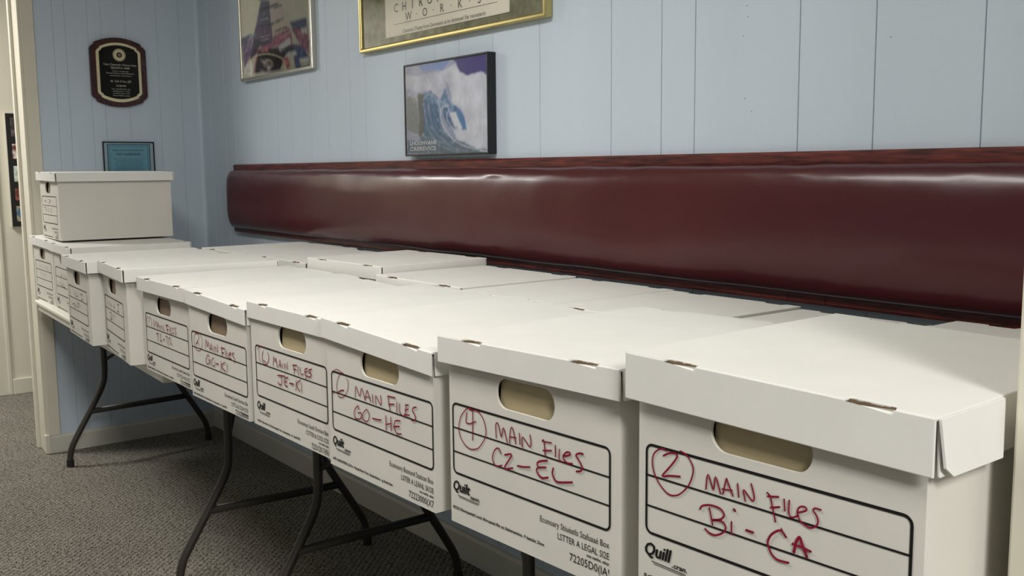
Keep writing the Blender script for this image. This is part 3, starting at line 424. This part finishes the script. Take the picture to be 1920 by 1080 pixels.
# ------------------------------------------------------------------ storage boxes
LW, LD, EPS, BH = .3724, .437, .012, .2597
BRAND = {0: ('Quill', '.cran.'), 1: ('Quilt', 'seon.'), 2: ('Quilt', '.azon'), 3: ('Quill', '.com'), 4: ('Quill', '.com')}
LINES = {
 0: ('Economy Storage Stafuaae Box', 'LETTER A LEGAL SIZE', '72205D00A', '5CZ87 5ctorqt Lucia Ofwcqueal Ria ua'),
 1: ('Econoary Stiu\u00e9atls Stafuaa\u00e9 Box', 'LSTTER A LEGAL SI2E', '72205D0(IA!', '8C2U Boutqueital Lucis Sfwcqueal Ris ua Stalemantioa. 9 Iastcbc Zioo'),
 2: ('Ecomonry Butnond Statican Box', 'LSITER A LEANL SKOE', '72223000(X7', '6ITS AHSONTISS CL0 In  Matuel Rwe Tnot, Stoplvtttrwe  Ig Aottt Saic'),
 3: ('Economoy South Dnction Ban', 'COTTEN & COOL ICDS', '7225X2017(0U', 'HACI Amontto Ual Stwatngt Two, Qnantitte  &  RatCITE'),
 4: ('Economoe South Storttoo Bar', 'CUTTCA & CQUA ICDS', '723X2000000', 'HAIT WANTOTES CUL Mwtttl Rwe Twe, Qwantttte  &  TwwtCTE'),
 5: ('Economoe South Stontoo Bar', 'CUTTCR ACAS ICS', '723X200000', 'HNUIOTONITS COL WWottttl Rwe, Qntwttte  &  Rtattto')}
def lettered(i, bodyh, u0, u1, zt_, dz, y):
    bm = nb()
    zb = zt_-.1055
    ribbon(bm, stadium((u0+u1)/2, (zt_+zb)/2, u1-u0, zt_-zb, 6, .0085), .0032, y, closed=True)
    for k in (1, 2):
        z = zt_-.0365*k; ribbon(bm, [(u0, z), (u1, z)], .0022, y)
    q = u1-u0; f = q/.325
    b0 = max(zb, .055)
    a, c = BRAND.get(i, ('Quill', '.com'))
    text_into(bm, a, u0-.001, b0-.027, .0155, y, width=.040*f, shear=.25, fat=.0008)
    text_into(bm, c, u0+.040*f, b0-.0315, .006, y, width=.022*f, shear=.2, fat=.00025)
    ribbon(bm, [(u0+.009*f, b0-.0335), (u0+.060*f, b0-.0345)], .0009, y)
    ribbon(bm, [(u0+.012*f, b0-.0358), (u0+.058*f, b0-.0366)], .0007, y)
    L = LINES.get(i, LINES[5])
    sh = b0/.068
    text_into(bm, L[0], u1-.001, b0-.0228, .0085, y, width=.130*f, align='R')
    text_into(bm, L[1], u1-.001, b0-.0375, .0088, y, width=.095*f, align='R')
    text_into(bm, 'cns canhs. s\u00e9cy', u1-.001, b0-.0445, .0035, y, width=.040*f, align='R', fat=.0002)
    text_into(bm, L[2], u1-.001, max(b0-.0600, .003), .0108, y, width=.072*f, align='R')
    text_into(bm, L[3], u0-.003, max(b0-.0555, .006), .0042, y, width=.205*f, fat=.0002)
    return bm
def make_box(i, label, x, y, yaw, h, tilt, zb, W=LW, D=LD, lip=.036, uu=(.0105, .335), zl=.173, hole=(.172, .125, .216), front=True, slots=True, group='white storage boxes packed on the tables', lipslant=0, e=EPS):
    t = thing('storage_box', label, 'box', (x, y, zb), yaw, group)
    H = BH+h; hb = H-.008+min(0, tilt)
    # --- body: thin walls; the front one has the hand hole
    bm = nb(); T = .004
    if front:
        hu, hw, hz = hole; hu += EPS; hl = stadium(hu, hz, hw, .043, 7, .0205)
        ring(bm, square_loop(e, 0, W-e, hb, hu, hz, hl), hl, e, e+T)
    else: box(bm, e, e, 0, W-e, e+T, hb)
    box(bm, e, e+T, 0, e+T, D-e, hb); box(bm, W-e-T, e+T, 0, W-e, D-e, hb); box(bm, e+T, D-e-T, 0, W-e-T, D-e, hb); box(bm, e+T, e+T, 0, W-e-T, D-e-T, T)
    obj('body', bm, M_BODY, t)
    if front:
        bm = nb(); prism(bm, stadium(hu, hz-.002, hw+.004, .050, 7, .016), e+T+.0065, e+T+.0095)
        # the flap leans: its foot stays near the wall
        for v in bm.verts: v.co.y -= .003*max(0, (hz-v.co.z)/.025)
        obj('handle_flap', bm, M_TAN if i < 4 else M_TAN2, t)
        hand = HAND.get(i)
        obj('printed_label', lettered(i, hb, EPS+uu[0], EPS+uu[1], zl, 0, e-.0006), M_INK, t)
        if hand:
            bm = nb()
            for k, (w, st) in enumerate(hand):
                pts = [(EPS+a/1000, b/1000) for a, b in zip(st[::2], st[1::2])]
                sp = [(p.x, p.y) for p in smooth_path([(a, b, 0) for a, b in pts], 4)]
                ribbon(bm, sp, .00098*w, e-.0010-.00003*k)
            hw_ = obj('handwriting', bm, M_RED, t)
            if i > 5: hw_['kind'] = 'stuff'
    # --- lid
    bm = nb(); T = .0035
    s1, s2 = (.056/.3724*W, .105/.3724*W), (.281/.3724*W, .334/.3724*W)
    nd = .011
    def top_outline():
        P = [(0, 0)]
        if slots:
            for a, b in (s1, s2): P += [(a, 0), (a+.003, nd), (b-.004, nd*.9), (b, 0)]
        P += [(W, 0), (W, D)]
        if slots:
            for a, b in (s2, s1): P += [(b, D), (b-.003, D-nd), (a+.004, D-nd*.9), (a, D)]
        P += [(0, D)]; return P
    A = top_outline(); n = len(A)
    va = [bm.verts.new((p[0], p[1], H)) for p in A]; vb = [bm.verts.new((p[0], p[1], H-T)) for p in A]
    bm.faces.new(va); bm.faces.new(vb[::-1])
    for k in range(n): bm.faces.new((va[k], va[(k+1) % n], vb[(k+1) % n], vb[k]))
    zt2 = H-T*.2; cut = H-.0050
    for ya, yb in ((-.0008, T-.0008), (D-T, D)):
        P = [(.001, H-lip), (W-.001, H-lip), (W-.001, zt2)]
        if slots:
            for a, b in (s2, s1): P += [(b, zt2), (b-.004, cut), (a+.004, cut+.001), (a, zt2)]
        P += [(.001, zt2)]; prism(bm, P, ya, yb)
    for xs in (0, W-T):
        vs = box(bm, xs, T+.0022, H-lip, xs+T, D-T-.0022, H-T*.2)
        for v in vs:
            if v.co.z < H-lip/2: v.co.x += (-.0025 if xs == 0 else .0025)
    for v in bm.verts: v.co.z += tilt*v.co.x/W + (lipslant*v.co.x/W if v.co.z < H-lip*.8 else 0)
    bmesh.ops.triangulate(bm, faces=[f for f in bm.faces if len(f.verts) > 4])
    obj('lid', bm, M_WHITE, t, bevel=.0012, seg=2)
    if slots:
        for yy, sg in ((0, 1), (D, -1)):
            for a, b in (s1, s2):
                bm = nb(); ys = lambda p, q: (min(yy+sg*p, yy+sg*q), max(yy+sg*p, yy+sg*q))
                y0_, y1_ = ys(T+.0006, nd+.002); box(bm, a+.001, y0_, H-.0150, b-.001, y1_, H-.0115)
                y0_, y1_ = ys(nd-.0035, nd-.0008); nseg = 7
                for k in range(nseg):
                    u = a+.002+(b-a-.004)*k/nseg; hgt = random.uniform(-.0026, -.0006)
                    box(bm, u, y0_, H-.0130, u+(b-a-.004)/nseg*1.02, y1_, H+hgt)
                for v in bm.verts: v.co.z += tilt*v.co.x/W
                obj('tab_slot', bm, M_KRAFT, t)
    return t
G = 'front row of white storage boxes'
b0 = make_box(0, 'nearest white storage box, circled 2, marked MAIN FILES Bi-CA in red', 3.7832, -.9132, .0404, .0552, -.008, ZT, lip=.055, uu=(.0125, .336), zl=.208, hole=(.168, .126, .242), group=G)
make_box(1, 'white storage box circled 4, marked MAIN FILES CZ-EL in red', 3.3890, -.9150, .042, .0236, .005, ZT, lip=.040, uu=(.0085, .3325), zl=.183, hole=(.171, .121, .2165), group=G)
make_box(2, 'white storage box marked MAIN FILES GO-HE in red', 3.0155, -.9172, .015, .0085, -.015, ZT, W=.352, e=.007, lip=.037, uu=(.0095, .330), zl=.173, hole=(.1735, .123, .203), group=G)
make_box(3, 'white storage box marked MAIN FILES JE-KI in red', 2.6550, -.9060, .010, 0, 0, ZT, W=.350, e=.005, lip=.035, uu=(.014, .326), zl=.170, hole=(.185, .122, .202), group=G)
make_box(4, 'white storage box marked MAIN FILES GO-KI in red', 2.3113, -.9155, .0150, -.0058, -.0128, ZT, W=.340, e=.006, lip=.035, uu=(.006, .316), zl=.1565, hole=(.163, .113, .188), group=G)
make_box(5, 'white storage box marked MAIN FILES TE-TIL in red', 1.912, -.9056, .0024, -.0097, .0013, ZT, W=.3665, lip=.036, uu=(.0135, .332), zl=.155, hole=(.159, .112, .184), group=G)
make_box(6, 'white storage box turned slightly, showing its right side, next beyond the TE-TIL box', 1.4946, -.8934, -.0966, .0047, .0015, ZT, lip=.036, uu=(.0115, .289), zl=.163, hole=(.137, .113, .197), group=G)
make_box(7, 'white storage box at the table edge, second beyond the TE-TIL box', 1.1044, -.9052, -.054, -.0023, .0017, ZT, lip=.036, uu=(.022, .303), zl=.160, hole=(.159, .10, .192), group=G)
make_box(8, 'right one of the two white storage boxes set back under the raised box', .4548, -.7993, -.0326, -.0008, -.0018, ZT, lip=.034, uu=(.028, .308), zl=.166, hole=(.16, .095, .197), group=G)
make_box(9, 'leftmost white storage box, set back beside the white wall casing', .0768, -.7921, -.0079, .0063, -.0061, ZT, lip=.034, uu=(.031, .308), zl=.167, hole=(.16, .095, .197), group=G)
make_box(10, 'single white storage box raised on top of the two at the far left', .1913, -.7742, -.0346, .005, -.005, ZT+BH+.0065, D=.4477, lip=.034, uu=(.028, .305), zl=.167, hole=(.155, .10, .201), group='white storage boxes')
# loose end flap splayed from the nearest box's lid
bm = nb(); T = .003; H = BH+.0552
P = [(.002, 0), (.126, 0), (.112, -.054), (.016, -.052), (.004, -.043)]
vs = [bm.verts.new((LW+.0008+.12*(-q), p, H-.0095+q)) for p, q in P]; vs2 = [bm.verts.new((LW+.0034+.12*(-q), p, H-.0095+q)) for p, q in P]
bm.faces.new(vs); bm.faces.new(vs2[::-1])
for k in range(5): bm.faces.new((vs[k], vs[(k+1) % 5], vs2[(k+1) % 5], vs2[k]))
obj('lid_flap', bm, M_WHITE, b0)

GB = 'back row of white storage boxes'
back = [  # x, y, yaw, width, depth, height above normal
 (1.125, -.438, .015, .43, .39, -.004, 'farthest white storage box of the back row, nearest the corner of the walls'),
 (1.60, -.447, .0, .380, .35, .0, 'second white storage box of the back row from the wall corner'),
 (2.010, -.455, .04, .392, .345, .020, 'raised-lid white storage box of the back row, third from the wall corner'),
 (2.405, -.458, .0, .38, .345, .002, 'white storage box of the back row behind the GO-KI and JE-KI boxes'),
 (2.790, -.462, .0, .315, .355, -.002, 'white storage box of the back row behind the GO-HE box'),
 (3.110, -.462, .0, .337, .342, -.002, 'white storage box of the back row behind the CZ-EL box'),
 (3.452, -.455, .0, .29, .33, -.006, 'white storage box of the back row mostly hidden behind the nearest box'),
 (3.748, -.450, .0, .37, .345, .004, 'white storage box at the near end of the back row, behind the Bi-CA box')]
for k, (x, y, yaw, w, d, h, lab) in enumerate(back):
    make_box(20+k, lab, x, y, yaw, h, 0, ZT, W=w, D=d, front=False, lip=.036, group=GB)

# ------------------------------------------------------------------ pictures on the back wall
def frame_box(t, x0, z0, x1, z1, yb, yf, w, m, plane='xz', bev=.0015):
    """four mitred rails joined as one frame"""
    bm = nb(); ring(bm, [(x0, z0), (x1, z0), (x1, z1), (x0, z1)], [(x0+w, z0+w), (x1-w, z0+w), (x1-w, z1-w), (x0+w, z1-w)], yb, yf, plane)
    return obj('frame', bm, m, t, bevel=bev)
def pane(t, x0, z0, x1, z1, y, plane='xz'):
    bm = nb(); P = [(x0, z0), (x1, z0), (x1, z1), (x0, z1)]
    bm.faces.new([bm.verts.new((u, y, v) if plane == 'xz' else (y, u, v)) for u, v in P]); return obj('glass', bm, M_GLASS, t, keep=True)
def local(polys, x, z): return [(c, [v-(x if k % 2 == 0 else z) for k, v in enumerate(p)]) for c, p in polys]
# wave poster
X, Z = 1.862, 1.268
t = thing('wave_picture', 'black-framed picture of a breaking blue ocean wave hung above the backrest', 'picture', (X, 0, Z), 0)
wv = local(WAVE, X, Z); PW, PH = .452, .286
CURL = [(2.2, (232, 240, 246), [405, 520, 425, 600, 430, 680, 465, 770, 520, 850, 600, 920, 720, 965, 860, 1000]),
 (1.6, (222, 232, 240), [440, 650, 432, 610, 455, 580, 500, 578, 505, 620, 488, 660, 505, 720, 545, 780]), (1.4, (205, 220, 232), [400, 560, 420, 530, 470, 545, 500, 575]),
 (1.1, (170, 195, 215), [270, 540, 275, 640, 300, 760, 360, 860, 470, 950, 600, 1000]), (1.1, (160, 190, 214), [320, 530, 325, 640, 350, 750, 410, 850, 520, 930]),
 (1.0, (90, 130, 165), [295, 520, 300, 640, 325, 760, 390, 870]), (1.0, (80, 125, 165), [370, 560, 370, 660, 400, 760, 450, 850, 540, 930]), (1.2, (190, 205, 216), [385, 505, 360, 470, 330, 460, 290, 480, 260, 520]),
 (1.0, (95, 110, 125), [140, 900, 260, 890, 420, 920, 560, 980]), (1.0, (170, 185, 196), [130, 860, 250, 850, 400, 890, 560, 960, 700, 1000]), (.9, (90, 105, 122), [560, 900, 650, 950, 780, 985]), (1.2, (225, 228, 228), [100, 490, 130, 450, 180, 460, 190, 520]), (1.0, (225, 228, 228), [110, 470, 150, 490, 180, 540])]
CURL = [(w, c, [((a-75)/790*.452, .286-(d-(210-(a-75)*.171 if d < 500 else 210-(a-75)*.171))/(820+(a-75)*.153)*.286) for a, d in zip(p[::2], p[1::2])]) for w, c, p in CURL]
CURL = [(w, c, [(q.x, q.y) for q in smooth_path([(a, d, 0) for a, d in p], 3)]) for w, c, p in CURL]
def near(x, z, P):
    best = 9
    for (ax, az), (bx, bz) in zip(P, P[1:]):
        dx, dz = bx-ax, bz-az; t = max(0, min(1, ((x-ax)*dx+(z-az)*dz)/(dx*dx+dz*dz+1e-12)))
        best = min(best, math.hypot(x-ax-t*dx, z-az-t*dz))
    return best
def wavefn(x, z):
    c = wavebase(x, z)
    for w, col, P in CURL:
        d = near(x, z, P)/(w*.0018)
        if d < 1: k = min(1, 1.4*(1-d)); c = tuple(p*(1-k)+q*k for p, q in zip(c, col))
    return c
def wavebase(x, z):
    n = noise.noise(Vector((x*22, z*22, 1))); n2 = noise.noise(Vector((x*70, z*70, 3)))
    c = (184+n*25, 190+n*22, 215+n*12); idx = -1
    dx = n*.006+n2*.002
    for k, (col, p) in enumerate(wv):
        if inside(x+dx, z+dx*.7, p): c = col; idx = k
    if idx in (4, 5, 6):
        # combed water lines sweeping up into the curl
        cx, cz = .235, .155; r = math.hypot(x-cx, (z-cz)*1.1); a = math.atan2(z-cz, x-cx)
        s = math.sin(r*260+math.sin(a*2)*3+n*3)
        f = 1+.07*s+.13*n2+.08*n
        low = max(0, min(1, (.11-z)/.10)); c = tuple(v*(1-low)+w*low for v, w in zip(c, (118, 136, 152)))
        c = tuple(min(255, v*f) for v in c)
        if s > .93 and n2 > .12: c = (190, 206, 218)
    elif idx in (2, 3): c = tuple(min(255, v+n*22+n2*10) for v in c)
    elif idx in (9, 10):  # grey left areas: a door's reflection in the glass, painted into the print
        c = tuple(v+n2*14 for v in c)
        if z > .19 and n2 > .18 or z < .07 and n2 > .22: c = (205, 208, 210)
    else: c = tuple(v+n2*5 for v in c)
    return tuple(max(0, min(255, v)) for v in c)
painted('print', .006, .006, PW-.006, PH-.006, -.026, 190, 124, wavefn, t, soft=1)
frame_box(t, 0, 0, PW, PH, -.030, 0, .0055, M_BLACK)
bm = nb(); box(bm, .004, -.024, .004, PW-.004, 0, PH-.004); obj('backing', bm, M_BLACK, t)
bm = nb(); text_into(bm, 'LNOOHVANR', .026, .0345, .0125, -.0266, width=.155, fat=.0004); text_into(bm, 'CREREVICS', .026, .0165, .0125, -.0266, width=.150, fat=.0004)
obj('title_lettering', bm, M_WHITEPRINT, t)
pane(t, .005, .005, PW-.005, PH-.005, -.0285)
# pyramid poster
X, Z = .533, 1.600
t = thing('pyramid_poster', 'silver-framed poster of a layered lettered tower rising from jumbled purple blocks', 'picture', (X, 0, Z), 0)
pv = local(PYRAMID, X, Z); PW, PH = .672, .52
ext = [((96, 92, 112), [.232, .36, .27, .47, .285, .50, .36, .50, .33, .33]), ((185, 172, 165), [.325, .33, .35, .50, .36, .50, .42, .25])]
def pyrfn(x, z):
    n = noise.noise(Vector((x*14, z*14, 4))); n2 = noise.noise(Vector((x*60, z*60, 9)))
    c = (186+n*6, 184+n*6, 164+n*5)
    hit = False
    for col, p in pv:
        if inside(x, z, p): c = col; hit = True
    if not hit and z > .30:
        # the tower's upper storeys carry on to its tip above the picture edge
        if z > .31 and abs(x-.335) < .135*(.50-z)/.19:
            c = (96, 92, 112) if x < .335 else (188, 176, 168)
    if hit and z < .16: c = tuple(v*(1+.35*n2+.15*n) for v in c)
    g = sum(c)/3; return tuple(max(0, min(255, (v*.78+g*.22)*(1.34+.04*n2))) for v in c)
painted('print', .014, .014, PW-.014, PH-.014, -.016, 150, 116, pyrfn, t, soft=1)
frame_box(t, 0, 0, PW, PH, -.022, 0, .013, M_SILVER, bev=.003)
bm = nb(); box(bm, .01, -.013, .01, PW-.01, 0, PH-.01); obj('backing', bm, M_BLACK, t)
bm = nb()
for s, x, z, w, h in (('POUND FIVE FIVE', .205, .160, .10, .007), ('TO ACHIEVE', .207, .146, .085, .007), ('I', .253, .176, .003, .009), ('II', .25, .245, .006, .012), ('OUTCOME', .222, .224, .07, .009), ('SECURE', .238, .305, .05, .009)):
    text_into(bm, s, x, z, h, -.0165, width=w)
obj('white_lettering', bm, M_WHITEPRINT, t)
bm = nb()
for s, x, z, w, h, sl in (('SUNSET ZONE', .352, .165, .11, .011, .05), ('SAFE JOB', .345, .255, .08, .008, .05), ('DOUBLE TIME', .395, .088, .10, .012, .05)):
    text_into(bm, s, x, z, h, -.0165, width=w, slope=sl)
obj('dark_lettering', bm, M_GREYPRINT, t)
pane(t, .012, .012, PW-.012, PH-.012, -.0175)
# certificate-like print in a brass frame
X, Z = 1.572, 1.618
t = thing('lettered_print', 'brass-framed print with cream sheet and marbled grey-green mat lettered WORKS', 'picture', (X, 0, Z), 0)
PW, PH = .994, .60
frame_box(t, 0, 0, PW, PH, -.026, 0, .014, M_GOLD, bev=.004)
bm = nb(); box(bm, .01, -.012, .01, PW-.01, 0, PH-.01); obj('mat_board', bm, M_MARBLE, t)
bm = nb(); box(bm, .160, -.0145, .034, .826, -.012, PH-.05); obj('cream_sheet', bm, M_PAPER, t, bevel=.001)
bm = nb(); y = -.0152
for k, ch in enumerate('CHIROPRACTIC'): text_into(bm, ch, .230+.0495*k, .109, .027, y, align='C')
for k, ch in enumerate('W.O.R.K.S'):
    text_into(bm, '\u00b7' if ch == '.' else ch, .304+.0478*k, .0765, .025, y, align='C')
text_into(bm, 'Claranoni Thaaty from Darnonars at iin domnnat? Far rasrastarcn', .268, .0405, .0115, y, width=.448)
ribbon(bm, [(.215, .0715), (.772, .0685)], .0013, y)
for s, z in (('that which is natural', .27), ('for every family', .22), ('A lifetime of health', .32)):
    text_into(bm, s, .493, z, .016, y, align='C', width=.34)
obj('lettering', bm, M_GREYPRINT, t)
pane(t, .013, .013, PW-.013, PH-.013, -.019)

# ------------------------------------------------------------------ things on the left wall (they face +x)
t = thing('award_plaque', 'dark red-brown wooden award plaque with black plate and gold border and medal', 'plaque', (0, -.369, 1.512), 0)
def shape(hw, h0, h1, arc, notch, zc):
    """arched top and foot with scooped corners, centred on y=0; from z=h0 to z=h1"""
    P = []
    for s, zz, sg in ((1, h1, 1), (-1, h0, -1)):
        row = []
        for k in range(13):
            u = -1+2*k/12; row.append((s*-u*(hw-notch)*1, zz-sg*arc*(u*u)))
        side = [(s*hw, zz-sg*(arc+notch*1.3)), (s*(hw-notch*.35), zz-sg*(arc+notch*.75)), (s*(hw-notch*.8), zz-sg*(arc+notch*.5))]
        sideb = [(-s*(hw-notch*.8), zz-sg*(arc+notch*.5)), (-s*(hw-notch*.35), zz-sg*(arc+notch*.75)), (-s*hw, zz-sg*(arc+notch*1.3))]
        P += side+row+sideb
    return P
bm = nb(); prism(bm, shape(.120, .002, .303, .022, .022, 0), 0, .018, 'yz'); bmesh.ops.triangulate(bm, faces=[f for f in bm.faces if len(f.verts) > 4]); obj('wooden_base', bm, M_PLAQUE, t, bevel=.004)
bm = nb(); prism(bm, shape(.095, .023, .281, .019, .017, 0), .018, .0205, 'yz'); obj('gold_plate', bm, M_BRASS2, t)
bm = nb(); prism(bm, shape(.083, .036, .270, .016, .013, 0), .0205, .0215, 'yz'); obj('black_plate', bm, M_PBLACK, t)
bm = nb()
for rr, d in ((.027, .0225),):
    prism(bm, [(.003+rr*math.cos(a*math.pi/16), .228+rr*math.sin(a*math.pi/16)) for a in range(32)], .0215, .0225, 'yz')
md = obj('medal', bm, M_BRASS2, t)
bm = nb(); prism(bm, [(.003+.0125*math.cos(a*math.pi/12), .228+.0125*math.sin(a*math.pi/12)) for a in range(24)], .0225, .0231, 'yz')
ribbon(bm, [(.003+.0235*math.cos(a*math.pi/16), .228+.0235*math.sin(a*math.pi/16)) for a in range(32)], .002, .0228, closed=True, plane='yz')
obj('medal_centre', bm, mat('medal_brown', (70, 44, 28), rough=.4, metal=.4), md)
bm = nb(); text_into(bm, 'G', .003, .2225, .011, .0234, align='C', plane='yz', fat=.0004)
for s, z, w, h in (('Yoho Chamonils Chizmas Insse', .1815, .142, .0085), ('TEELSOMF N. 1.89888', .1675, .082, .0085), ('Tusos nazaozef', .1555, .07, .0045), ('Monucco Ponoo.s Ansocofilionforo', .146, .120, .0055), ('susannofizsomc  Znonannhomi', .136, .09, .0045), ('dk  Solt A fox, jtl8', .1095, .088, .0095),
                   ('VILUJRAMEI', .0905, .042, .0075), ('No  anooiloosnif  oao', .078, .078, .005), ('ohtioog sao L 1 ozoji', .0685, .072, .005), ('xosofl zuo fixe. 4 oio', .059, .070, .005), ('Hosooo RRO L nznooh', .049, .072, .005)):
    text_into(bm, s, .004, z, h, .0219, width=w, align='C', plane='yz', fat=.0002)
obj('engraved_lettering', bm, M_PRINT, t)
# teal certificate
t = thing('framed_certificate', 'small black-framed blue certificate above the raised box on the left wall', 'certificate', (0, -.343, 1.10), 0)
frame_box(t, -.112, 0, .112, .262, 0, .014, .0045, M_BLACK, 'yz', bev=.001)
bm = nb(); box(bm, 0, -.11, .002, .006, .11, .26); obj('mat_board', bm, M_TEALLT, t)
bm = nb(); box(bm, .006, -.094, .016, .0068, .094, .252); obj('paper', bm, M_TEAL, t)
bm = nb(); y = .0073
ribbon(bm, [(-.092, .018), (.092, .018), (.092, .2495), (-.092, .2495)], .0045, y, closed=True, plane='yz')
ribbon(bm, [(-.084, .026), (.084, .026), (.084, .242), (-.084, .242)], .0018, y, closed=True, plane='yz')
text_into(bm, 'Pittman Americat Gomaka Apostson II', -.003, .2215, .0062, y, width=.132, align='C', plane='yz', fat=.0002)
text_into(bm, 'P MI Y AAORH BOSE!', -.003, .2015, .0095, y, width=.104, align='C', plane='yz', fat=.0004)
for k in range(13):
    text_into(bm, ['Mfosnno rhooziotlfso L Abo no sxoxol xczoo', 'zozxonosxoozxsv ntL sho zhotl zxoc', 'Ooof oxo xznzoc, fs znc tooxosl zozoxs'][k % 3], -.001, .184-.0085*k, .0046, y, width=.118+.012*(k % 3 == 0), align='C', plane='yz')
obj('lettering', bm, M_TEALDK, t)
pane(t, -.108, .004, .108, .258, .010, 'yz')
# collage frame in the hall
t = thing('collage_frame', 'tall black collage frame of small photos on the beige hall wall', 'picture frame', (HX, -.555, .93), 0)
bm = nb(); box(bm, 0, -.03, 0, .018, .17, .625); obj('frame', bm, mat('thin_pale_frame', (206, 202, 190), rough=.4), t, bevel=.002)
bm = nb(); box(bm, .018, -.0255, .005, .0195, .165, .619); obj('black_mat', bm, M_BLACK, t)
cols = [((120, 110, 112), (60, 52, 58)), ((108, 52, 48), (225, 215, 205)), ((176, 196, 184), (226, 232, 222)), ((160, 96, 80), (106, 52, 46)), ((72, 116, 150), (188, 170, 130))]
for k, (z0, z1) in enumerate(((.495, .597), (.375, .455), (.251, .336), (.149, .213), (.033, .117))):
    for c in range(2):
        a, b = cols[k]; y0 = -.002+c*.085
        def fn(x, z, a=a, b=b, k=k, c=c):
            n = noise.noise(Vector((x*45+k*9, z*45, c*5))); f = max(0, min(1, .5+n*1.6)); return tuple(p*(1-f)+q*f for p, q in zip(a, b))
        painted('photo', y0, z0, y0+.07, z1, .0202, 14, 18, fn, t, 'yz')
